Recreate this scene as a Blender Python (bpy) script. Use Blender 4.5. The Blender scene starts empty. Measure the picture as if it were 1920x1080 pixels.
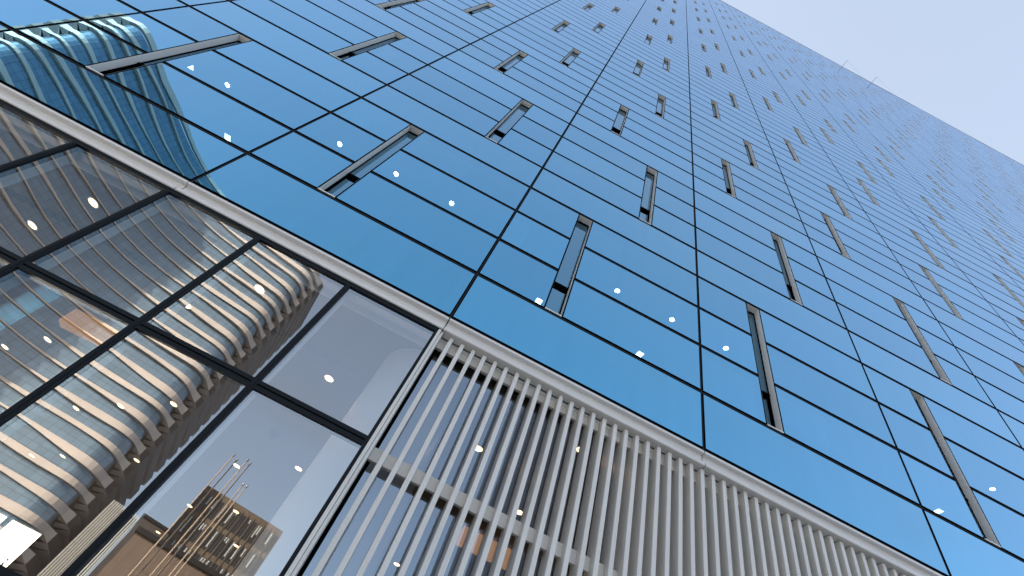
import bpy, bmesh, math, random
from mathutils import Vector, Matrix
rnd = random.Random(7)
sc = bpy.context.scene
COL = sc.collection
R_ = math.radians

# ------------------------------------------------------------------ sizes
W = 4.0                 # width of a facade bay
R1 = 1.1403             # height of a glass row on the two lowest storeys
R2 = 1.0259             # height of a glass row above
ZS = 6.5                # height of the white ledge (top) above the pavement
NROW = 96
C0, C1 = -3, 23         # bays: from x = C0*W to x = (C1+1)*W
XL, XR = C0 * W, (C1 + 1) * W
CAM = Vector((4.42287572, -4.81875363, ZS - 4.92373919))

def zr(k):
    return ZS + (k * R1 if k <= 9 else 9 * R1 + (k - 9) * R2)
ZT = zr(NROW)
FLOORS = 24

# ------------------------------------------------------------------ helpers
class MB:
    """collects boxes, quads, tubes ... then links them as one mesh object"""
    def __init__(self):
        self.v, self.f, self.m, self.t, self.uv = [], [], [], [], {}
    def quad(self, a, b, c, d, m=0, tone=0.5, uv=None):
        n = len(self.v); self.v += [tuple(a), tuple(b), tuple(c), tuple(d)]
        if uv: self.uv[len(self.f)] = uv
        self.f.append((n, n+1, n+2, n+3)); self.m.append(m); self.t.append(tone)
    def poly(self, pts, m=0):
        n = len(self.v); self.v += [tuple(p) for p in pts]
        self.f.append(tuple(range(n, n+len(pts)))); self.m.append(m); self.t.append(.5)
    def box(self, x0, x1, y0, y1, z0, z1, m=0):
        n = len(self.v)
        self.v += [(x, y, z) for z in (z0, z1) for y in (y0, y1) for x in (x0, x1)]
        for f in ((0,2,3,1), (4,5,7,6), (0,1,5,4), (2,6,7,3), (0,4,6,2), (1,3,7,5)):
            self.f.append(tuple(n+i for i in f)); self.m.append(m); self.t.append(.5)
    def obox(self, o, ux, uy, x0, x1, y0, y1, z0, z1, m=0):
        """box in a rotated horizontal frame (ux, uy unit vectors)"""
        n = len(self.v)
        for z in (z0, z1):
            for y in (y0, y1):
                for x in (x0, x1):
                    p = o + ux*x + uy*y; self.v.append((p.x, p.y, z))
        for f in ((0,2,3,1), (4,5,7,6), (0,1,5,4), (2,6,7,3), (0,4,6,2), (1,3,7,5)):
            self.f.append(tuple(n+i for i in f)); self.m.append(m); self.t.append(.5)
    def lathe(self, cx, cy, prof, n=24, m=0, cap=True):
        b = len(self.v)
        for r, z in prof:
            for i in range(n):
                a = 2*math.pi*i/n; self.v.append((cx+r*math.cos(a), cy+r*math.sin(a), z))
        for j in range(len(prof)-1):
            for i in range(n):
                k = (i+1) % n
                self.f.append((b+j*n+i, b+j*n+k, b+(j+1)*n+k, b+(j+1)*n+i)); self.m.append(m); self.t.append(.5)
        if cap:
            self.f.append(tuple(b+i for i in reversed(range(n)))); self.m.append(m); self.t.append(.5)
            self.f.append(tuple(b+(len(prof)-1)*n+i for i in range(n))); self.m.append(m); self.t.append(.5)
    def tube(self, p, q, r0, r1=None, n=8, m=0):
        p, q = Vector(p), Vector(q); r1 = r0 if r1 is None else r1
        d = (q-p).normalized(); u = d.orthogonal().normalized(); w = d.cross(u)
        b = len(self.v)
        for c, r in ((p, r0), (q, r1)):
            for i in range(n):
                a = 2*math.pi*i/n; self.v.append(tuple(c + (u*math.cos(a)+w*math.sin(a))*r))
        for i in range(n):
            k = (i+1) % n; self.f.append((b+i, b+k, b+n+k, b+n+i)); self.m.append(m); self.t.append(.5)
        self.f.append(tuple(b+i for i in reversed(range(n)))); self.m.append(m); self.t.append(.5)
        self.f.append(tuple(b+n+i for i in range(n))); self.m.append(m); self.t.append(.5)
    def mesh(self, name, mats, smooth=False):
        me = bpy.data.meshes.new(name); me.from_pydata(self.v, [], self.f)
        for m in (mats if isinstance(mats, (list, tuple)) else [mats]): me.materials.append(m)
        me.polygons.foreach_set('material_index', self.m)
        if smooth: me.polygons.foreach_set('use_smooth', [True]*len(self.f))
        at = me.attributes.new('tone', 'FLOAT', 'FACE'); at.data.foreach_set('value', self.t)
        if self.uv:
            ul = me.uv_layers.new(name='UVMap')
            for i, co in self.uv.items():
                p = me.polygons[i]
                for k, li in enumerate(p.loop_indices): ul.data[li].uv = co[k]
        me.update(); return me
    def build(self, name, mats, parent=None, smooth=False):
        o = bpy.data.objects.new(name, self.mesh(name, mats, smooth)); COL.objects.link(o)
        if parent: o.parent = parent
        return o

def tag(o, label=None, cat=None, group=None, kind=None):
    if label: o['label'] = label
    if cat: o['category'] = cat
    if group: o['group'] = group
    if kind: o['kind'] = kind
    return o
def empty(name, loc=(0, 0, 0)):
    o = bpy.data.objects.new(name, None); o.location = loc; o.empty_display_size = .3; COL.objects.link(o); return o
def copy_tree(o, parent=None, loc=None):
    c = o.copy(); COL.objects.link(c)
    if parent: c.parent = parent
    if loc is not None: c.location = loc
    for ch in [x for x in KIDS.get(o.name, [])]:
        d = copy_tree(ch, c)
    return c
KIDS = {}
def kid(child, parent):
    child.parent = parent; KIDS.setdefault(parent.name, []).append(child); return child

# ------------------------------------------------------------------ materials
def mat(name):
    m = bpy.data.materials.new(name); m.use_nodes = True; nt = m.node_tree
    for n in list(nt.nodes): nt.nodes.remove(n)
    out = nt.nodes.new('ShaderNodeOutputMaterial'); return m, nt, out
def N(nt, t, **k):
    n = nt.nodes.new(t)
    for a, b in k.items(): setattr(n, a, b)
    return n
def L(nt, a, b): nt.links.new(a, b)
def math_(nt, op, a, b=None):
    n = N(nt, 'ShaderNodeMath', operation=op)
    for i, x in enumerate((a, b)):
        if x is None: continue
        if isinstance(x, (int, float)): n.inputs[i].default_value = x
        else: L(nt, x, n.inputs[i])
    return n.outputs[0]
def mixc(nt, fac, a, b, blend='MIX'):
    n = N(nt, 'ShaderNodeMix', data_type='RGBA', blend_type=blend)
    for s, x in ((n.inputs[0], fac), (n.inputs[6], a), (n.inputs[7], b)):
        if isinstance(x, (int, float)): s.default_value = x
        elif isinstance(x, tuple): s.default_value = (*x, 1) if len(x) == 3 else x
        else: L(nt, x, s)
    return n.outputs[2]
def paint(name, col, rough=.5, var=.08, scale=3., metal=0., bump=0., spec=.5, stretch=None):
    """painted / metal / stone surface with soft mottling"""
    m, nt, out = mat(name)
    p = N(nt, 'ShaderNodeBsdfPrincipled'); L(nt, p.outputs[0], out.inputs[0])
    g = N(nt, 'ShaderNodeNewGeometry')
    mp = N(nt, 'ShaderNodeMapping'); L(nt, g.outputs['Position'], mp.inputs[0])
    if stretch: mp.inputs['Scale'].default_value = stretch
    n = N(nt, 'ShaderNodeTexNoise'); n.inputs['Scale'].default_value = scale; n.inputs['Detail'].default_value = 5
    L(nt, mp.outputs[0], n.inputs['Vector'])
    a = tuple(c*(1-var*1.6) for c in col); b = tuple(min(.95, c*(1+var*1.3)) for c in col)
    L(nt, mixc(nt, n.outputs['Fac'], a, b), p.inputs['Base Color'])
    p.inputs['Roughness'].default_value = rough; p.inputs['Metallic'].default_value = metal
    p.inputs['Specular IOR Level'].default_value = spec
    if bump:
        bn = N(nt, 'ShaderNodeBump'); bn.inputs['Distance'].default_value = bump
        L(nt, n.outputs['Fac'], bn.inputs['Height']); L(nt, bn.outputs[0], p.inputs['Normal'])
    return m
def emit(name, col, s):
    m, nt, out = mat(name); e = N(nt, 'ShaderNodeEmission')
    e.inputs[0].default_value = (*col, 1); e.inputs[1].default_value = s; L(nt, e.outputs[0], out.inputs[0]); return m
def coated_glass(name, f0, tint, trans, wave=.0008, wscale=.8, back=None, graze=(.60, .735, .92), streak=.05, power=2.3):
    """mirror-coated glazing: coloured reflection that turns neutral at grazing angles, a little see-through"""
    m, nt, out = mat(name)
    lw = N(nt, 'ShaderNodeLayerWeight'); lw.inputs[0].default_value = .5
    s = math_(nt, 'POWER', lw.outputs['Facing'], power)
    g = N(nt, 'ShaderNodeNewGeometry')
    at = N(nt, 'ShaderNodeAttribute', attribute_name='tone')
    # faint vertical rain streaks and a small difference from pane to pane
    mp = N(nt, 'ShaderNodeMapping'); mp.inputs['Scale'].default_value = (5, 1, .35); L(nt, g.outputs['Position'], mp.inputs[0])
    n1 = N(nt, 'ShaderNodeTexNoise'); n1.inputs['Scale'].default_value = 1.; n1.inputs['Detail'].default_value = 6; L(nt, mp.outputs[0], n1.inputs['Vector'])
    v = math_(nt, 'ADD', math_(nt, 'MULTIPLY', math_(nt, 'SUBTRACT', n1.outputs['Fac'], .5), streak*2),
              math_(nt, 'ADD', 1.0, math_(nt, 'MULTIPLY', math_(nt, 'SUBTRACT', at.outputs['Fac'], .5), .13)))
    cm = N(nt, 'ShaderNodeVectorMath', operation='SCALE'); cm.inputs[0].default_value = f0; L(nt, v, cm.inputs['Scale'])
    col = mixc(nt, s, cm.outputs[0], graze)
    gl = N(nt, 'ShaderNodeBsdfGlossy'); gl.inputs['Roughness'].default_value = 0.0; L(nt, col, gl.inputs['Color'])
    n2 = N(nt, 'ShaderNodeTexNoise'); n2.inputs['Scale'].default_value = wscale; n2.inputs['Detail'].default_value = 1
    L(nt, g.outputs['Position'], n2.inputs['Vector'])
    b = N(nt, 'ShaderNodeBump'); b.inputs['Distance'].default_value = wave; L(nt, n2.outputs['Fac'], b.inputs['Height'])
    L(nt, b.outputs[0], gl.inputs['Normal'])
    mx = N(nt, 'ShaderNodeMixShader')
    if back is None:
        t = N(nt, 'ShaderNodeBsdfTransparent'); t.inputs[0].default_value = (*tint, 1)
        fac = math_(nt, 'MULTIPLY', math_(nt, 'SUBTRACT', 1., s), trans)
    else:
        t = N(nt, 'ShaderNodeBsdfDiffuse'); t.inputs[0].default_value = (*back, 1)
        fac = math_(nt, 'MULTIPLY', math_(nt, 'SUBTRACT', 1., s), trans)
    L(nt, fac, mx.inputs[0]); L(nt, gl.outputs[0], mx.inputs[1]); L(nt, t.outputs[0], mx.inputs[2])
    L(nt, mx.outputs[0], out.inputs[0]); return m
def grid_wall(name, glass, line, sx, sz, rough=.12, lw=.04, spec=.8, var=.35):
    """curtain wall: glass of varying tone with a thin mullion grid (UV in metres)"""
    m, nt, out = mat(name)
    p = N(nt, 'ShaderNodeBsdfPrincipled'); L(nt, p.outputs[0], out.inputs[0])
    uv = N(nt, 'ShaderNodeUVMap'); br = N(nt, 'ShaderNodeTexBrick'); L(nt, uv.outputs[0], br.inputs['Vector'])
    br.offset = 0; br.inputs['Scale'].default_value = 1; br.inputs['Brick Width'].default_value = sx
    br.inputs['Row Height'].default_value = sz; br.inputs['Mortar Size'].default_value = lw; br.inputs['Mortar Smooth'].default_value = 0.
    br.inputs['Color1'].default_value = (*[c*(1-var) for c in glass], 1); br.inputs['Color2'].default_value = (*[c*(1+var) for c in glass], 1)
    br.inputs['Mortar'].default_value = (*line, 1)
    L(nt, br.outputs['Color'], p.inputs['Base Color']); p.inputs['Roughness'].default_value = rough
    p.inputs['Specular IOR Level'].default_value = spec; p.inputs['Metallic'].default_value = .4
    return m

M = {}
BLUE = (.125, .455, .70)
M['vision'] = coated_glass('blue coated glass', BLUE, (.50, .70, .82), .24)
M['spandrel'] = coated_glass('blue spandrel glass', (.103, .388, .59), None, .10, back=(.02, .06, .10), streak=.07)
M['slotglass'] = coated_glass('green grey glass', (.16, .37, .50), (.6, .75, .75), .35, wave=.0003)
M['lobby'] = coated_glass('clear lobby glass', (.84, .89, .94), (.95, .97, .97), .64, wave=.0003, wscale=.75, streak=.02, graze=(1, 1, 1), power=5.)
M['screen'] = coated_glass('screen glass', (.44, .53, .63), (.95, .97, .98), .6, wave=.0003, wscale=.7, streak=.02, graze=(1, 1, 1))
M['clear'] = coated_glass('clear rear glass', (.3, .32, .33), (.95, .97, .97), .85, graze=(1, 1, 1))
M['gasket'] = paint('black gasket', (.003, .004, .006), .8, .1, spec=0.)
M['bar'] = paint('charcoal glazing bar', (.030, .031, .034), .8, .12, spec=0.)
M['frame'] = paint('dark grey lobby frame', (.010, .014, .019), .5, .1, spec=.12)
M['ledge'] = paint('off white aluminium', (.72, .705, .69), .42, .05, 1.2, stretch=(.6, 1, 6))
M['fin'] = paint('pale grey painted fin', (.73, .715, .69), .36, .08, 1.3, stretch=(4, 4, .7))
M['stonebar'] = paint('cream painted rail', (.72, .70, .66), .5, .07, 6)
M['reveal'] = paint('grey metal reveal', (.76, .80, .82), .4, .06, 2, stretch=(3, 3, .6))
M['inner'] = paint('pale inner reveal', (.55, .58, .60), .5, .05)
M['ceil'] = paint('lobby ceiling', (.125, .098, .074), .8, .04, 2)
M['cove'] = paint('white ceiling edge', (.78, .78, .78), .6, .03)
M['white'] = paint('white plaster column', (.90, .90, .90), .35, .03, 1)
M['floor'] = paint('lobby stone floor', (.20, .165, .135), .25, .1, 1)
M['lobbywall'] = paint('brown lobby wall', (.13, .10, .085), .5, .2, .8)
M['wood'] = emit('timber with painted glow', (1., .48, .17), .10)  # warm light falling on the timber, painted in as weak emission; no lamp inside
M['slab'] = paint('office ceiling', (.42, .43, .45), .8, .04)
M['core'] = paint('office wall', (.10, .11, .12), .8, .1)
M['black'] = paint('black void', (.01, .01, .012), .7, .1)
M['warm'] = emit('warm lamp', (1., .62, .28), 1.7)
M['cool'] = emit('white lamp', (1., .97, .92), 6.)
M['panel'] = emit('lamp panel', (1., .96, .90), 3.)
M['paving'] = paint('plaza paving', (.40, .385, .36), .6, .12, .5)
M['asphalt'] = paint('pale street paving', (.36, .35, .33), .8, .15, .3)
M['steel'] = paint('brushed steel', (.45, .46, .47), .35, .08, metal=.8)
M['trim'] = paint('lamp trim', (.75, .74, .72), .4, .03)

# ------------------------------------------------------------------ camera
f_px = 928.5039536636073
cam = bpy.data.cameras.new('camera'); cam.sensor_width = 36; cam.lens = f_px/1920*36
cam.clip_start = .05; cam.clip_end = 3000
co = bpy.data.objects.new('camera', cam); COL.objects.link(co); sc.camera = co
rt = Vector((0.8849315340075717, -0.3776521489447455, 0.2725344648231149))
dn = Vector((0.46525608966272153, 0.6907272714024818, -0.5535635533275614))
fw = Vector((0.02080747824123691, 0.616664163818766, 0.7869513059338186))
mw = Matrix.Identity(4)
for i in range(3):
    mw[i][0], mw[i][1], mw[i][2], mw[i][3] = rt[i], -dn[i], -fw[i], CAM[i]
co.matrix_world = mw
def project(x, y, z):
    d = Vector((x, y, z)) - CAM; w = d.dot(fw)
    if w < .1: return None
    return (960 + f_px*d.dot(rt)/w, 540 + f_px*d.dot(dn)/w)
def seen_area(x0, x1, z0, z1):
    """pixels a facade rectangle covers inside the frame (rough), used only to choose the 100 largest"""
    n = 4; tot = 0; pts = {}
    q = [project(x, 0, z) for x, z in ((x0, z0), (x1, z0), (x1, z1), (x0, z1))]
    if any(a is None for a in q): return 0
    ar = abs(sum(q[i][0]*q[(i+1) % 4][1]-q[(i+1) % 4][0]*q[i][1] for i in range(4)))/2
    ins = 0
    for i in range(n):
        for j in range(n):
            a = project(x0+(x1-x0)*(i+.5)/n, 0, z0+(z1-z0)*(j+.5)/n)
            if a and 0 <= a[0] <= 1920 and 0 <= a[1] <= 1080: ins += 1
    return ar*ins/(n*n)

# ------------------------------------------------------------------ world and sun
SUN_AZ, SUN_EL = -38., 23.
w = bpy.data.worlds.new('World'); sc.world = w; w.use_nodes = True
nt = w.node_tree
sky = N(nt, 'ShaderNodeTexSky', sky_type='NISHITA'); sky.sun_disc = False
sky.sun_elevation = R_(SUN_EL); sky.sun_rotation = R_(SUN_AZ); sky.altitude = 20
sky.air_density = 1.1; sky.dust_density = 3.0; sky.ozone_density = 1.2
bg = nt.nodes['Background']; bg.inputs[1].default_value = .14
hs = N(nt, 'ShaderNodeHueSaturation'); hs.inputs['Saturation'].default_value = .74; L(nt, sky.outputs[0], hs.inputs['Color'])
tc = N(nt, 'ShaderNodeTexCoord'); mp = N(nt, 'ShaderNodeMapping'); mp.inputs['Scale'].default_value = (1.1, 2.2, 3.5); L(nt, tc.outputs['Generated'], mp.inputs[0])
cn = N(nt, 'ShaderNodeTexNoise'); cn.inputs['Scale'].default_value = 2.2; cn.inputs['Detail'].default_value = 6; cn.inputs['Roughness'].default_value = .55; L(nt, mp.outputs[0], cn.inputs['Vector'])
cr = N(nt, 'ShaderNodeMapRange'); cr.inputs[1].default_value = .52; cr.inputs[2].default_value = .78; cr.inputs[4].default_value = .28; L(nt, cn.outputs['Fac'], cr.inputs[0])
hz = mixc(nt, .58, hs.outputs[0], (.90, 1.03, 1.24))       # thin even high haze
L(nt, mixc(nt, cr.outputs[0], hz, (1.25, 1.22, 1.32)), bg.inputs[0])
sun = bpy.data.lights.new('sun', 'SUN'); sun.energy = 2.7; sun.angle = R_(.53); sun.color = (1., .87, .72)
so = bpy.data.objects.new('sun', sun); COL.objects.link(so)
sd = Vector((math.sin(R_(SUN_AZ))*math.cos(R_(SUN_EL)), math.cos(R_(SUN_AZ))*math.cos(R_(SUN_EL)), math.sin(R_(SUN_EL))))
so.rotation_euler = sd.to_track_quat('Z', 'Y').to_euler(); so.location = (-40, 40, 60)
sc.view_settings.view_transform = 'Standard'; sc.view_settings.look = 'None'
sc.view_settings.exposure = 2.15; sc.view_settings.gamma = 1
sc.cycles.max_bounces = 10; sc.cycles.transparent_max_bounces = 16; sc.cycles.glossy_bounces = 6
sc.cycles.use_denoising = True; sc.cycles.sample_clamp_indirect = 6; sc.cycles.caustics_reflective = False; sc.cycles.blur_glossy = .5

# ------------------------------------------------------------------ ground
g = MB(); g.quad((-900, -900, 0), (900, -900, 0), (900, 900, 0), (-900, 900, 0)); tag(g.build('ground', M['asphalt']), kind='structure')
g = MB(); g.box(-90, 140, -42, 24, .004, .12); tag(g.build('plaza', M['paving']), kind='structure')

# ================================================================== THE GLASS TOWER
T = tag(empty('glass_tower', (40, 0, .12)), 'tall blue mirror glass tower with narrow recessed window slots, white ledge and louvred base', 'tower')
def part(mb, name, mats, label=None, kind=None, smooth=False):
    o = mb.build(name, mats, None, smooth); o.parent = T; o.location = (-40, 0, -.12)
    if label: o['label'] = label
    if kind: o['kind'] = kind
    return o

GH, GV, GS = .046, .028, .024       # half gaps: row joint, bay joint, slot edge
def slot_of(c, f):
    a, b = (.297, .371) if f % 2 == 0 else (.627, .705)
    return (c+a)*W, (c+b)*W
NSLOT = 23
panes, slots = [], []
for c in range(C0, C1+1):
    for k in range(NROW):
        z0, z1 = zr(k)+GH, zr(k+1)-GH
        f = (k-1)//4; r = (k-1) % 4
        if k == 0 or r == 3 or f >= NSLOT:
            panes.append((c*W+GV, (c+1)*W-GV, z0, z1, 'spandrel' if (k == 0 or r == 3) else 'vision'))
        else:
            a, b = slot_of(c, f)
            panes.append((c*W+GV, a-GS, z0, z1, 'vision')); panes.append((b+GS, (c+1)*W-GV, z0, z1, 'vision'))
    for f in range(NSLOT):
        a, b = slot_of(c, f); slots.append((a, b, zr(4*f+1)+GH, zr(4*f+4)-GH, f))
panes.sort(key=lambda p: -seen_area(*p[:4]))
def add_pane(mb, p, m=0):
    x0, x1, z0, z1, kind = p
    j = [rnd.uniform(-.0018, .0018) for _ in range(3)]
    t = rnd.random()
    A = (x0, j[0], z0); B = (x1, j[1], z0); D = (x0, j[2], z1); Cc = (x1, j[1]+j[2]-j[0], z1)
    mb.quad(A, B, Cc, D, m, t)
    for a, b in ((A, D), (B, Cc)):
        s = 1 if a is A else -1
        mb.quad(a, b, (b[0], .03, b[2]), (a[0], .03, a[2]), 2)
    mb.quad(A, B, (B[0], .03, B[2]), (A[0], .03, A[2]), 2)
PM = [M['vision'], M['spandrel'], M['gasket']]
for p in panes[:100]:
    mb = MB(); add_pane(mb, p, 0 if p[4] == 'vision' else 1); part(mb, 'glass_panel' if p[4] == 'vision' else 'spandrel_panel', PM)
mb = MB()
for p in panes[100:]: add_pane(mb, p, 0 if p[4] == 'vision' else 1)
part(mb, 'upper_glass_panels', PM, kind='stuff')

# mullions (one per bay joint) and row joints
for c in range(C0, C1+2):
    mb = MB(); x = c*W
    mb.box(x-.05, x+.05, .031, .12, ZS-.009, ZT, 0); mb.box(x-.011, x+.011, .012, .0308, ZS-.009, ZT, 1)
    part(mb, 'mullion', [M['gasket'], M['bar']])
for k in range(NROW+1):
    mb = MB(); z = zr(k); f = (k-1)//4; r = (k-1) % 4
    segs = []
    if k >= 1 and r in (1, 2) and f < NSLOT:
        xs = XL
        for c in range(C0, C1+1):
            a, b = slot_of(c, f); segs.append((xs, a-GS)); xs = b+GS
        segs.append((xs, XR))
    else: segs = [(XL, XR)]
    for a, b in segs:
        mb.box(a, b, .0315, .09, z-(GH-.002 if k else .011), z+GH+.02, 0)
        mb.box(a, b, .013, .0312, z-(.016 if k else .010), z+.018, 1)
    part(mb, 'transom', [M['gasket'], M['bar']])

# recessed window slots: reveal > pane, vent pane, bars
def slot_parts(wd, h):
    dp = .145
    rv = MB()
    x0, x1 = 0, wd
    lip = .012
    for xx, s in ((x0, 1), (x1, -1)):
        xi = xx+s*.002; rv.quad((xi, 0, 0), (xi, dp, 0), (xi, dp, h), (xi, 0, h), 0)
        rv.box(min(xx, xx-s*.02), max(xx, xx-s*.02), .001, dp+.05, 0, h, 1)
    rv.quad((x0, 0, h), (x1, 0, h), (x1, dp, h), (x0, dp, h), 0)
    rv.quad((x0, 0, 0), (x1, 0, 0), (x1, dp, 0), (x0, dp, 0), 0)
    rv.quad((x0, -.003, -.02), (x1, -.003, -.02), (x1, -.003, .004), (x0, -.003, .004), 0)
    rv.quad((x0, -.003, .004), (x1, -.003, .004), (x1, .01, .004), (x0, .01, .004), 0)
    hv = h*.27
    fr = MB()
    fr.box(x0, x0+.012, dp-.01, dp+.05, 0, h); fr.box(x1-.012, x1, dp-.01, dp+.05, 0, h)
    fr.box(x0+.012, x1-.012, dp-.01, dp+.05, h-.04, h); fr.box(x0+.012, x1-.012, dp-.03, dp+.05, hv-.025, hv+.025)
    fr.box(x0+.012, x1-.012, dp-.01, dp+.05, 0, .03)
    gp = MB(); gp.quad((x0+.012, dp+.004, hv+.025), (x1-.012, dp+.004, hv+.025), (x1-.012, dp+.004, h-.04), (x0+.012, dp+.004, h-.04))
    vp = MB(); vp.quad((x0+.012, dp+.03, .03), (x1-.012, dp+.03, .03), (x1-.012, dp+.03, hv-.025), (x0+.012, dp+.03, hv-.025))
    bk = MB(); bk.quad((x0, dp+.35, 0), (x1, dp+.35, 0), (x1, dp+.35, h), (x0, dp+.35, h))
    return rv, fr, gp, vp
SLM = [M['reveal'], M['gasket']]
slots.sort(key=lambda s: -seen_area(*s[:4]))
protos = {}
for a, b, z0, z1, f in slots[:100]:
    key = (round(b-a, 3), round(z1-z0, 3))
    if key not in protos:
        rv, fr, gp, vp = slot_parts(b-a, z1-z0)
        o = rv.build('slot_window', SLM); o.parent = T
        for mb, nm, mm in ((fr, 'sash_frame', M['gasket']), (gp, 'pane', M['slotglass']), (vp, 'vent_pane', M['slotglass'])):
            kid(mb.build(nm, mm), o)
        protos[key] = o
        o.location = (a-40, 0, z0-.12)
    else:
        copy_tree(protos[key], T, (a-40, 0, z0-.12))
mb = MB()
for a, b, z0, z1, f in slots[100:]:
    rv, fr, gp, vp = slot_parts(b-a, z1-z0)
    for q, off in ((rv, 0), (fr, 1), (gp, 2), (vp, 2)):
        n = len(mb.v); mb.v += [(v[0]+a, v[1], v[2]+z0) for v in q.v]
        mb.f += [tuple(i+n for i in ff) for ff in q.f]; mb.m += [m+off for m in q.m]; mb.t += q.t
part(mb, 'upper_slot_windows', [M['reveal'], M['gasket'], M['slotglass']], kind='stuff')

# floors, core, ends, roof
for f in range(FLOORS):
    k0 = 4*f+4
    if k0+1 > NROW: break
    mb = MB(); mb.box(XL+.2, XR-.2, .155, 6.0, zr(k0)-.10, zr(k0+1)+.05); part(mb, 'floor_slab', M['slab'])
mb = MB(); mb.box(XL+.3, XR-.3, 6.0, 18, ZS+.1, ZT-.4); part(mb, 'tower_core', M['core'])
mb = MB()
for x0, x1 in ((XL-.3, XL-.004), (XR+.004, XR+.3)):
    mb.box(x0, x1, 0, 18.25, ZS-.28, ZT+.3)
mb.box(XL-.3, XR+.3, 18.26, 18.5, ZS-.25, ZT+.3)
part(mb, 'end_wall', M['spandrel'])
mb = MB(); mb.box(XL-.3, XR+.3, .12, 18.2, ZT-.35, ZT-.1); part(mb, 'roof', M['bar'])
mb = MB(); mb.box(XL-.3, XR+.3, -.03, .11, ZT+.006, ZT+.10); part(mb, 'roof_coping', M['ledge'])

# pale roller blinds and desks' back walls behind some of the lower panes
M['blind'] = paint('pale roller blind', (.62, .64, .66), .8, .05, 4)
br_ = random.Random(11)
low = [p for p in panes if p[4] == 'vision' and p[2] < zr(13) and -9 < p[0] < 30]
for p in br_.sample(low, 34):
    x0, x1, z0, z1 = p[:4]; wd = x1-x0; a = x0 + br_.choice([0, 0, wd*.5])
    b = min(x1, a + wd*br_.choice([.33, .5, 1.])); h = z0 + (z1-z0)*br_.choice([0, 0, .35, .6])
    mb = MB(); mb.box(a, b, .125, .13, h, z1); part(mb, 'blind', M['blind'])

# white ledge, one panel per bay
for c in range(C0, C1+1):
    x0, x1 = c*W+.008, (c+1)*W-.008
    prof = [(.012, -.012), (-.004, -.014), (-.006, -.056), (.055, -.066), (.060, -.105), (.060, -.205), (-.012, -.214), (-.014, -.262), (-.004, -.272), (.14, -.274), (.14, -.012)]
    mb = MB()
    n = len(prof)
    for i in range(n):
        (ya, za), (yb, zb) = prof[i], prof[(i+1) % n]
        mb.quad((x0, ya, ZS+za), (x1, ya, ZS+za), (x1, yb, ZS+zb), (x0, yb, ZS+zb))
    mb.poly([(x0, y, ZS+z) for y, z in prof]); mb.poly([(x1, y, ZS+z) for y, z in reversed(prof)])
    part(mb, 'ledge_panel', M['ledge'])
mb = MB(); mb.box(XL, XR, .13, .16, ZS-.27, ZS+.0)
part(mb, 'ledge_backing', M['gasket'])

# ---------------- lobby glazing (left) and louvred screen (right)
ZC = ZS-.33
XS = 4.0
nx = int(round((XS-XL)/(W/3)))
for i in range(nx+1):
    x = XS-.05-(W/3)*i + (.0 if i == 0 else .01)
    mb = MB(); mb.box(x-.035, x+.035, .008, .115, .12, ZS-.345)
    mb.box(x-.010, x+.010, .002, .0075, .12, ZS-.345)
    part(mb, 'lobby_mullion', M['frame'])
    mb = MB(); mb.box(x-.035, x+.035, .118, .25, .12, ZC-.002); part(mb, 'glass_fin', M['inner'])
mb = MB(); mb.box(XL, XS-.0, .005, .11, ZS-.345, ZS-.2755); mb.box(XL, XS, .0, .0045, ZS-.30, ZS-.276); part(mb, 'head_frame', M['frame'])
for z in (ZS-2.17, ZS-4.3):
    mb = MB(); xs = [XS-.05-(W/3)*i + (.0 if i == 0 else .01) for i in range(nx+1)]
    for i in range(nx):
        a, b = xs[i+1]+.0355, xs[i]-.0355
        mb.box(a, b, .010, .11, z-.057, z-.010); mb.box(a, b, .010, .11, z+.010, z+.057); mb.box(a, b, .03, .10, z-.0095, z+.0095)
    part(mb, 'lobby_transom', M['frame'])
for i in range(nx):
    a, b = xs[i+1]+.035, xs[i]-.035
    for z0, z1 in ((ZS-2.113, ZS-.345), (ZS-4.243, ZS-2.227), (.12, ZS-4.357)):
        mb = MB(); mb.quad((a, .03, z0), (b, .03, z0), (b, .03, z1), (a, .03, z1), 0, rnd.random()); part(mb, 'lobby_pane', M['lobby'])
# white double jamb between glazing and louvres
mb = MB(); mb.box(XS-.045, XS-.008, -.002, .10, .12, ZS-.29); mb.box(XS-.004, XS+.028, .02, .17, .12, ZS-.29)
part(mb, 'jamb_trim', M['fin'])
fins = [XS+(i+1)*W/24 for i in range(int((XR-XS)/(W/24))-1)]
fin0 = None
for x in fins[:100]:
    if fin0 is None:
        mb = MB(); mb.box(-.027, .027, .055, .285, 0, ZS-.283-.12); fin0 = mb.build('louvre_fin', M['fin'])
        bv = fin0.modifiers.new('edge', 'BEVEL'); bv.width = .003; bv.segments = 2
        fin0.parent = T; fin0.location = (x-40, 0, 0)
    else:
        o = fin0.copy(); COL.objects.link(o); o.location = (x-40, 0, 0)
mb = MB()
for x in fins[100:]: mb.box(x-.027, x+.027, .055, .285, .12, ZS-.283)
part(mb, 'far_louvre_fins', M['fin'], kind='stuff')
for z0, z1 in ((ZS-.45, ZS-.30), (ZS-2.25, ZS-2.10), (ZS-4.15, ZS-4.0)):
    mb = MB(); mb.box(XS+.03, XR, .169, .215, z0, z1)
    part(mb, 'louvre_rail', M['stonebar'])
mb = MB(); mb.box(XS, XR, .161, .33, ZS-.33, ZS-.276); part(mb, 'louvre_soffit', M['reveal'])
for i in range(int((XR-XS)/(W/3))+1):
    x = XS+.02+i*W/3
    mb = MB(); mb.box(x-.035, x+.035, .24, .37, .12, ZS-.335); part(mb, 'screen_mullion', M['gasket'])
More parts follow.
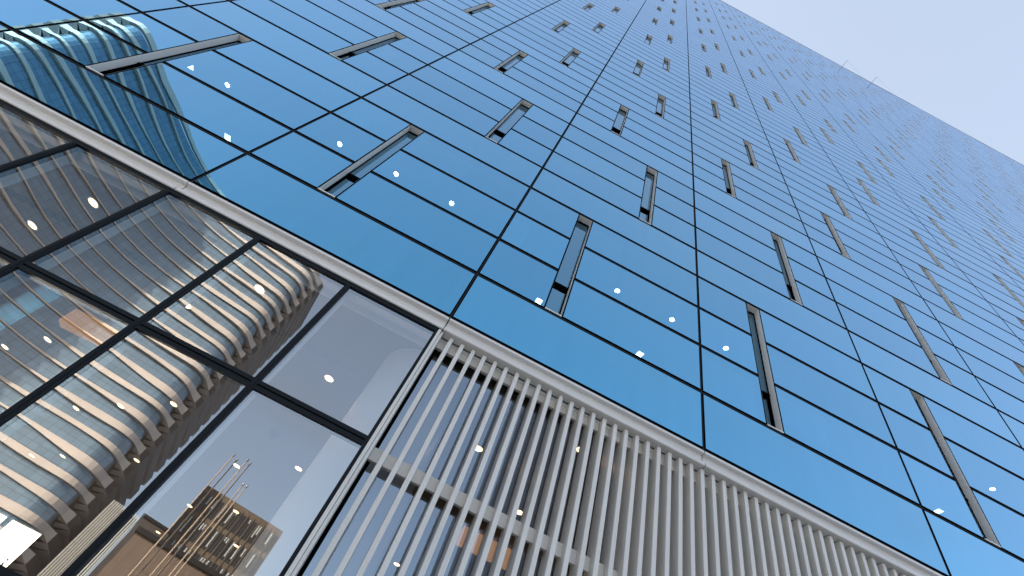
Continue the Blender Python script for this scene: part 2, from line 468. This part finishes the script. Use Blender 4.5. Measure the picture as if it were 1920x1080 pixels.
for i in range(int((XR-XS)/(W/3))):
    x = XS+.02+i*W/3
    mb = MB(); mb.quad((x+.035, .3, .12), (x+W/3-.035, .3, .12), (x+W/3-.035, .3, ZS-.335), (x+.035, .3, ZS-.335), 0, rnd.random()); part(mb, 'screen_pane', M['screen'])

# ---------------- lobby interior
XE = 40.
mb = MB(); mb.box(XL, XE, .12, 18, .121, .14); part(mb, 'lobby_floor', M['floor'])
mb = MB()
mb.box(XL, XE, .42, 1.565, ZC, ZC+.1); mb.box(XL, XE, 1.685, 18, ZC, ZC+.1)
mb.box(XL, XE, 1.565, 1.685, ZC+.05, ZC+.1, 1)
for i in range(3): mb.box(XL, XE, 1.565+.018+i*.034, 1.565+.018+i*.034+.016, ZC+.003, ZC+.03, 0)
part(mb, 'lobby_ceiling', [M['ceil'], M['black']])
mb = MB(); mb.box(XL, XS, .116, .25, ZC, ZC+.06); mb.box(XL, XS, .25, .42, ZC+.12, ZC+.2); mb.box(XL, XS, .4165, .42, ZC-.004, ZC+.12)
part(mb, 'ceiling_edge', M['cove'])
mb = MB(); mb.lathe(4.03, 1.08, [(.605, .14), (.605, ZC-.03), (.60, ZC-.03), (.60, ZC)], 48, cap=False); part(mb, 'lobby_column', M['white'], smooth=True)
mb = MB(); mb.lathe(12.03, 1.3, [(.605, .14), (.605, ZC)], 40, cap=False); part(mb, 'lobby_column', M['white'], smooth=True)
mb = MB()
mb.box(XL, -7.6-4, 18, 18.3, .12, ZC); mb.box(-5.75, XE, 18, 18.3, .12, ZC); mb.box(-11.6, -5.75, 18, 18.3, ZS-.50, ZC)
mb.box(XE-.3, XE, .4, 18, .14, ZC-.001)
part(mb, 'lobby_back_wall', M['lobbywall'])
mb = MB()
for x in (-7.02, -8.5, -10.): mb.box(x-.06, x+.06, 18, 18.2, .12, ZS-.5)
part(mb, 'rear_window_frame', M['frame'])
mb = MB(); mb.quad((-11.6, 18.1, .12), (-5.75, 18.1, .12), (-5.75, 18.1, ZS-.5), (-11.6, 18.1, ZS-.5)); part(mb, 'rear_window', M['clear'])
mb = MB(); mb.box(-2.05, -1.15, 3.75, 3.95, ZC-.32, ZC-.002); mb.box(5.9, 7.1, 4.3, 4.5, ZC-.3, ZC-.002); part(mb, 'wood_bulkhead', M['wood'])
mb = MB(); mb.lathe(1.93, 4.45, [(.11, ZC-.002), (.11, ZC-.03), (.085, ZC-.05), (.075, ZC-.09), (.045, ZC-.125), (.0, ZC-.135)][::-1], 20, cap=False)
part(mb, 'dome_camera', M['frame'], smooth=True)

# ---------------- lamps seen through the glass (each one a fitting of its own)
def lamp(name, x, y, z, kind, label, cat, group, proto={}):
    if kind not in proto:
        o = empty(name); tr = MB(); le = MB()
        if kind == 'square':
            s = .075; tr.box(-s-.01, s+.01, -s-.01, s+.01, -.008, -.001); le.box(-s, s, -s, s, -.012, -.0085)
        else:
            r = .060 if kind == 'round' else .074
            tr.lathe(0, 0, [(r, -.010), (r+.016, -.008), (r+.018, -.001), (r, -.001)], 28, cap=False)
            le.lathe(0, 0, [(r-.001, -.007), (r-.001, -.002)], 28)
        kid(tr.build('trim', M['trim'], None, False), o)
        kid(le.build('lens', M[{'warm': 'warm', 'round': 'cool', 'square': 'panel'}[kind]]), o)
        proto[kind] = o
    else: o = copy_tree(proto[kind])
    o.location = (x, y, z); tag(o, label, cat, group)
    return o
rows = {
 'first row behind the lobby glass': [(-3.9, .93), (-1.26, .93), (1.38, .93)],
 'second lobby row, past the ceiling slot': [(-2.5, 2.1), (.18, 2.1), (2.69, 2.1)],
 'third row of the lobby ceiling': [(-3.8, 3.2), (-1.16, 3.2), (1.5, 3.2)],
 'fourth row of the lobby ceiling': [(-2.94, 5.28), (-.2, 5.28), (2.55, 5.3)],
 'fifth row of the lobby ceiling': [(-4.19, 6.45), (-1.5, 6.45), (1.23, 6.47)],
 'sixth row of the lobby ceiling': [(-2.75, 7.6), (-1.35, 8.71), (1.3, 8.75)],
 'rearmost row of the lobby ceiling': [(-4.88, 11.83), (-3.72, 10.76), (.03, 9.8), (1.38, 10.87), (-1.07, 12.83)],
}
ordn = ['leftmost', 'second from the left', 'third from the left', 'fourth from the left', 'rightmost']
for rn, pts in rows.items():
    for i, (x, y) in enumerate(sorted(pts)):
        w_ = ordn[i] if i < len(pts)-1 else 'rightmost'
        lamp('downlight', x, y, ZC, 'warm', f'warm round downlight, {w_} in the {rn}', 'downlight', 'warm downlights in the lobby ceiling')
for i, (x, y) in enumerate([(5.29, 1.93), (5.25, 7.24), (6.54, .81), (6.5, 3.03), (7.83, 1.9)]):
    lamp('downlight', x, y, ZC, 'warm', 'warm round downlight glowing behind the pale louvre fins, ' + ['nearest the white column', 'lowest and farthest inside', 'closest to the fin tops', 'just above the mid rail', 'farthest right of the lit ones'][i], 'downlight', 'warm downlights behind the louvres')
ZO = zr(4)-.102
rl = [-3.0, -.22, 1.19, 2.58, 6.78, 8.18, 9.57, 16.54]
rw = ['in the bay with the reflected hotel edge', 'just left of the first tall slot', 'right of the first tall slot, upper pane', 'faint, before the second bay joint', 'left one of the pair right of the second slot', 'right one of the pair beside the third bay joint', 'between the third bay joint and the third slot', 'farthest right, by the frame edge']
for x, t in zip(rl, rw):
    lamp('ceiling_lamp', x, 1.2, ZO, 'round', f'round white office ceiling lamp, {t}', 'ceiling lamp', 'office ceiling lamps')
for x, y, t in [(-3.91, 1.21, 'nearest the long slot at upper left'), (-2.96, 2.5, 'below the round lamp at far left'), (5.39, 2.5, 'left of the second slot, low in its pane'), (8.15, 2.5, 'right of the second slot near the bottom joint'), (10.92, 2.5, 'just left of the third slot foot'), (16.48, 2.5, 'left of the fourth slot foot')]:
    lamp('panel_lamp', x, y, ZO, 'square', f'small square white office lamp, {t}', 'ceiling lamp', 'square office lamps')

# ---------------- roof davits
for i, (x, t) in enumerate([(39.1, 'left one of the two'), (45.0, 'right one of the two')]):
    d = tag(empty('roof_davit', (x, .05, ZT+.10)), f'thin dark outrigger arm over the glass roof edge, {t}', 'outrigger', 'outriggers on the roof edge')
    mb = MB(); mb.tube((0, 1.0, .25), (.05, -1.15, .25), .032, .024); mb.box(-.12, .12, .2, .9, .004, .2); o = mb.build('arm', M['frame']); o.parent = d
    mb = MB(); mb.tube((.05, -1.12, .25), (5.6, .2, .05), .010, n=5); o = mb.build('cable', M['steel']); o.parent = d

# ================================================================== WHAT THE GLASS REFLECTS (stands across the street)
def V(az, dist, el=None):
    """point across the street: azimuth as seen mirrored in the facade, and distance"""
    a = R_(az); return Vector((CAM.x + dist*math.sin(a), -(CAM.y + dist*math.cos(a)), 0))
HH = 99.5; FH = .0355*HH; ZH = CAM.z + HH
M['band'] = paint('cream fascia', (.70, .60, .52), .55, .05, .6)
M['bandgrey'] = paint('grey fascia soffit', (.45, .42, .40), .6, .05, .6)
M['hotelglass'] = grid_wall('hotel curtain wall', (.22, .31, .38), (.11, .14, .16), 1.5, FH/3, var=.10, lw=.045)
M['hotelend'] = paint('brown end cladding', (.05, .037, .028), .6, .2, .25, stretch=(1, 1, .15))
M['hotelend2'] = paint('shade brown end panels', (.075, .055, .042), .6, .15, .4)  # darker end of the cream bands, with the end face's shade in the colour
PA = V(-24.4, 1.158*HH); PB = V(-40.3, 1.285*HH); PC = V(-59.6, 1.171*HH)
def perp_out(p, q):      # away from our tower
    d = (q-p).normalized(); n = Vector((d.y, -d.x, 0))
    return n if n.y < 0 else -n
nA = perp_out(PB, PA); nC = Vector((-.8, -.6, 0)).normalized()
PA2 = PA + nA*.27*HH; PC2 = PC + nC*.27*HH
ctrl = [PC2, PC, PB, PA, PA2]; rad = [0, 5, 16, 5, 0]
path = []      # (point, arc, zone)
def seg(a, b, n):
    return [a.lerp(b, i/n) for i in range(n)]
pts = [ctrl[0]]
for i in (1, 2, 3):
    a = ctrl[i] + (ctrl[i-1]-ctrl[i]).normalized()*rad[i]; b = ctrl[i] + (ctrl[i+1]-ctrl[i]).normalized()*rad[i]
    pts += seg(pts[-1], a, 16)[1:]
    for k in range(9):
        t = k/8; pts.append(a*(1-t)**2 + ctrl[i]*2*t*(1-t) + b*t*t)
pts += seg(pts[-1], ctrl[4], 16)[1:] + [ctrl[4]]
sarc = [0]
for a, b in zip(pts, pts[1:]): sarc.append(sarc[-1]+(b-a).length)
def near(P): return sarc[min(range(len(pts)), key=lambda i: (pts[i]-P).length)]
sC, sB, sA = near(PC), near(PB), near(PA); sE = sarc[-1]
norm = []
for i in range(len(pts)):
    d = (pts[min(i+1, len(pts)-1)]-pts[max(i-1, 0)]).normalized(); n = Vector((d.y, -d.x, 0))
    norm.append(n)
# outward = toward our tower for the middle part
mid = len(pts)//2
if norm[mid].y < 0: norm = [-n for n in norm]
def sm(t): t = max(0, min(1, t)); return t*t*(3-2*t)
H = tag(empty('curved_hotel', (PB.x, PB.y, 0)), 'tall curved hotel with wavy cream floor bands, mirrored in the blue and lobby glass', 'hotel')
def hpart(mb, name, mats, smooth=False):
    o = mb.build(name, mats, None, smooth); o.parent = H; o.location = (-PB.x, -PB.y, 0); return o
mb = MB()
for i in range(len(pts)-1):
    a, b = pts[i], pts[i+1]; zone = 1 if (sarc[i] < sC-3 or sarc[i] > sA+1) else 0
    mb.quad((a.x, a.y, 0), (b.x, b.y, 0), (b.x, b.y, ZH-1.2), (a.x, a.y, ZH-1.2), zone, uv=[(sarc[i], 0), (sarc[i+1], 0), (sarc[i+1], ZH-1.2), (sarc[i], ZH-1.2)])
hpart(mb, 'curtain_wall', [M['hotelglass'], M['hotelend']])
mb = MB(); mb.poly([(p.x, p.y, ZH-1.3) for p in pts]); mb.quad((pts[-1].x, pts[-1].y, 0), (pts[0].x, pts[0].y, 0), (pts[0].x, pts[0].y, ZH-1.3), (pts[-1].x, pts[-1].y, ZH-1.3)); hpart(mb, 'roof', M['hotelend'])
for f in range(28):
    ph = f*2.4; mb = MB(); ring = []; ez = []
    for i, (p, s) in enumerate(zip(pts, sarc)):
        if s < sB: u = (sB-s)/(sB-sC)
        else: u = (s-sB)/(sA-sB)
        face2 = s >= sB
        th = .26 + (1.0 if face2 else .62)*sm((u-.12)/.9) + .25*math.sin(s/5.2 + ph)*sm(u*1.6)
        off = .34 + .28*sm(u*1.1) + .16*math.sin(s/7.5 + ph*.7)*sm(u*2)
        dz = (.20 if face2 else .6)*math.sin(s/(8. if face2 else 6.) + ph*.5)*sm(u*1.6)
        e_ = max(sm((s-sA-1.5)/2.5), sm((sC-1.5-s)/2.5))       # round the ends the bands grow into deep panels, shade painted into their brown
        th = th*(1-e_) + 2.1*e_; off = off*(1-e_) + 2.5*e_; dz *= 1-e_
        if f == 0: th += .7; dz = abs(dz)
        ez.append(e_)
        zt = ZH - f*FH + dz; q = p + norm[i]*off; q0 = p - norm[i]*.3
        ring.append((q0, q, zt, zt-th))
    for ii, (a, b) in enumerate(zip(ring, ring[1:])):
        em = 2 if ez[ii] > .45 else 0
        mb.quad((a[1].x, a[1].y, a[3]), (b[1].x, b[1].y, b[3]), (b[1].x, b[1].y, b[2]), (a[1].x, a[1].y, a[2]), em)
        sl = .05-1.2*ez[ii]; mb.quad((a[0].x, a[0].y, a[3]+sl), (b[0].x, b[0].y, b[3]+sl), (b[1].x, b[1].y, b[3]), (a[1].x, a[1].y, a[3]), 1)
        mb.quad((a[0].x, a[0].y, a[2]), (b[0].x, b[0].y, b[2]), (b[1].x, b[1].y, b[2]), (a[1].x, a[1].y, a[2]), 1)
    hpart(mb, 'floor_band', [M['band'], M['bandgrey'], M['hotelend2']], smooth=False)

def block(name, label, cat, azl, azr, d, top, depth, wallm):
    """a box building across the street, facing us: returns its Empty and frame"""
    a, b = V(azl, d), V(azr, d); ux = (b-a).normalized(); uy = Vector((-ux.y, ux.x, 0))
    if uy.y > 0: uy = -uy
    z1 = CAM.z + d*math.tan(R_(top)); wd = (b-a).length
    e = tag(empty(name, (a.x, a.y, 0)), label, cat)
    return e, a, ux, uy, wd, z1
def bpart(mb, name, mats, e):
    o = mb.build(name, mats); o.parent = e; o.location = (-e.location.x, -e.location.y, 0); return o

# striped block: pale vertical fins
M['stripewall'] = paint('dark wall behind stripes', (.06, .06, .055), .5, .2)
M['stripe'] = paint('pale stripe fins', (.62, .60, .54), .5, .08)
e, a, ux, uy, wd, z1 = block('striped_block', 'low block with pale vertical stripes mirrored beside the curved hotel', 'building', -22.05, -19.3, 98, 13.9, 30, None)
mb = MB(); mb.obox(a, ux, uy, 0, wd, 0, 9, 0, z1); bpart(mb, 'wall', M['stripewall'], e)
for i in range(14):
    mb = MB(); x = wd*(i+.2)/14; mb.obox(a, ux, uy, x, x+wd/14*.55, -.5, -.01, 0, z1+.4); bpart(mb, 'wall_fin', M['stripe'], e)
# dark block
M['darkwall'] = paint('dark brown cladding', (.075, .06, .052), .55, .15, .3, stretch=(1, 1, .1))
e, a, ux, uy, wd, z1 = block('dark_block', 'plain dark brown block mirrored behind the flagpoles', 'building', -19.2, -16.4, 120, 14.3, 30, None)
mb = MB(); mb.obox(a, ux, uy, 0, wd, 0, 25, 0, z1); bpart(mb, 'wall', M['darkwall'], e)
mb = MB(); mb.obox(a, ux, uy, -.3, wd+.3, -.3, 25.3, z1+.003, z1+.5); bpart(mb, 'roof_edge', M['bar'], e)
# low brown pavilion in front
M['brownwall'] = paint('ribbed brown wall', (.16, .11, .08), .6, .35, 1.2, stretch=(3, 3, .05))
e, a, ux, uy, wd, z1 = block('brown_pavilion', 'long low ribbed brown hall mirrored in front of the office block', 'building', -18.7, -5, 75, 13.2, 18, None)
mb = MB(); mb.obox(a, ux, uy, 0, wd, 0, 12, 0, z1); bpart(mb, 'wall', M['brownwall'], e)
mb = MB(); mb.obox(a, ux, uy, -.2, wd+.2, -.35, 12.2, z1+.003, z1+.55); bpart(mb, 'roof_edge', M['bar'], e)
# office block with tall window slots
M['tan'] = paint('tan stone', (.13, .095, .065), .7, .15, .4)
M['winDark'] = paint('dark office glass', (.03, .035, .04), .12, .2)
M['winPale'] = paint('window with pale blind', (.50, .52, .50), .4, .1)
e, a, ux, uy, wd, z1 = block('office_block', 'tan stone office block with tall narrow windows and pale blinds, mirrored in the lobby pane', 'office block', -16.7, -8.0, 130, 18.8, 26, None)
mb = MB(); mb.obox(a, ux, uy, 0, wd, 0, 26, 0, z1); bpart(mb, 'wall', M['tan'], e)
nt_, nc_ = 7, 14; th = (z1-1.2)/nt_*.8
for i in range(nt_):
    z = z1-1.4-i*th
    for j in range(nc_):
        x = wd*(j+.5)/nc_; hw = wd/nc_*.33
        mb = MB()
        for xa, xb in ((x-hw, x-.08), (x+.08, x+hw)):
            mb.obox(a, ux, uy, xa, xb, -.06, -.004, z-th+1.1, z, 0)
            if rnd.random() < .5: mb.obox(a, ux, uy, xa+.05, xb-.05, -.075, -.0615, z-(th-1.2)*rnd.uniform(.2, .9), z-.1, 1)
        bpart(mb, 'window', [M['winDark'], M['winPale']], e)
        if (i*nc_+j) >= 95: break
for j in range(nc_+1):
    mb = MB(); x = wd*j/nc_; mb.obox(a, ux, uy, x-.10, x+.10, -.2, -.0045, 0, z1-.8); bpart(mb, 'pier', M['tan'], e)

# flagpoles
M['pole'] = paint('pale flagpole', (.50, .38, .27), .35, .05)
p0 = None
for i, (az, d, t) in enumerate([(-16.75, 26, 'leftmost'), (-16.2, 26.2, 'second from the left'), (-15.35, 25.6, 'third from the left'), (-14.9, 25.8, 'fourth from the left'), (-14.1, 28.2, 'left one of the shorter pair'), (-13.7, 28.2, 'right one of the shorter pair')]):
    q = V(az, d)
    if p0 is None:
        p0 = empty('flagpole'); mb = MB(); mb.tube((0, 0, 0), (0, 0, 11.85), .045, .028, 12); kid(mb.build('pole', M['pole']), p0)
        mb = MB(); mb.lathe(0, 0, [(.001, 11.86), (.045, 11.89), (.06, 11.95), (.045, 12.01), (.001, 12.05)], 12); kid(mb.build('finial', M['steel'], None, True), p0)
        mb = MB(); mb.lathe(0, 0, [(.22, 0), (.22, .06), (.10, .12), (.10, .3)], 14); kid(mb.build('base', M['steel']), p0)
        o = p0
    else: o = copy_tree(p0)
    o.location = (q.x, q.y, .12); tag(o, f'bare pale flagpole mirrored across the plaza, {t}', 'flagpole', 'flagpoles across the plaza')

# trees beyond the rear lobby window
M['leaf'] = paint('leaf green', (.07, .10, .03), .6, .3, 4); M['bark'] = paint('bark', (.10, .075, .055), .8, .2, 5)
def tree(x, y, h, r, label, seed):
    rr = random.Random(seed); e = tag(empty('tree', (x, y, 0)), label, 'tree', 'trees behind the lobby')
    mb = MB(); mb.tube((0, 0, 0), (.1, .05, h*.55), .16, .09, 9)
    for k in range(7):
        a = k*.9; mb.tube((.06, .03, h*(.3+.03*k)), (math.cos(a)*r*.6, math.sin(a)*r*.6, h*(.55+.05*k)), .06, .02, 6)
    o = mb.build('trunk', M['bark']); o.parent = e
    mb = MB()
    cl = [Vector((rr.gauss(0, r*.45), rr.gauss(0, r*.45), h*.62 + rr.gauss(0, h*.13))) for _ in range(26)]
    for _ in range(2600):
        c = rr.choice(cl); p = c + Vector((rr.gauss(0, .32), rr.gauss(0, .32), rr.gauss(0, .28)))
        u = Vector((rr.uniform(-1, 1), rr.uniform(-1, 1), rr.uniform(-1, 1))).normalized(); v = u.orthogonal().normalized()
        s = rr.uniform(.06, .13); mb.quad(p-u*s, p+v*s*.5, p+u*s, p-v*s*.5)
    o = mb.build('crown', M['leaf']); o.parent = e
tree(-13.3, 33, 7.2, 2.2, 'small leafy tree outside the bright rear lobby window, left one', 1)
tree(-10.6, 35, 7.6, 2.3, 'small leafy tree outside the bright rear lobby window, right one', 2)
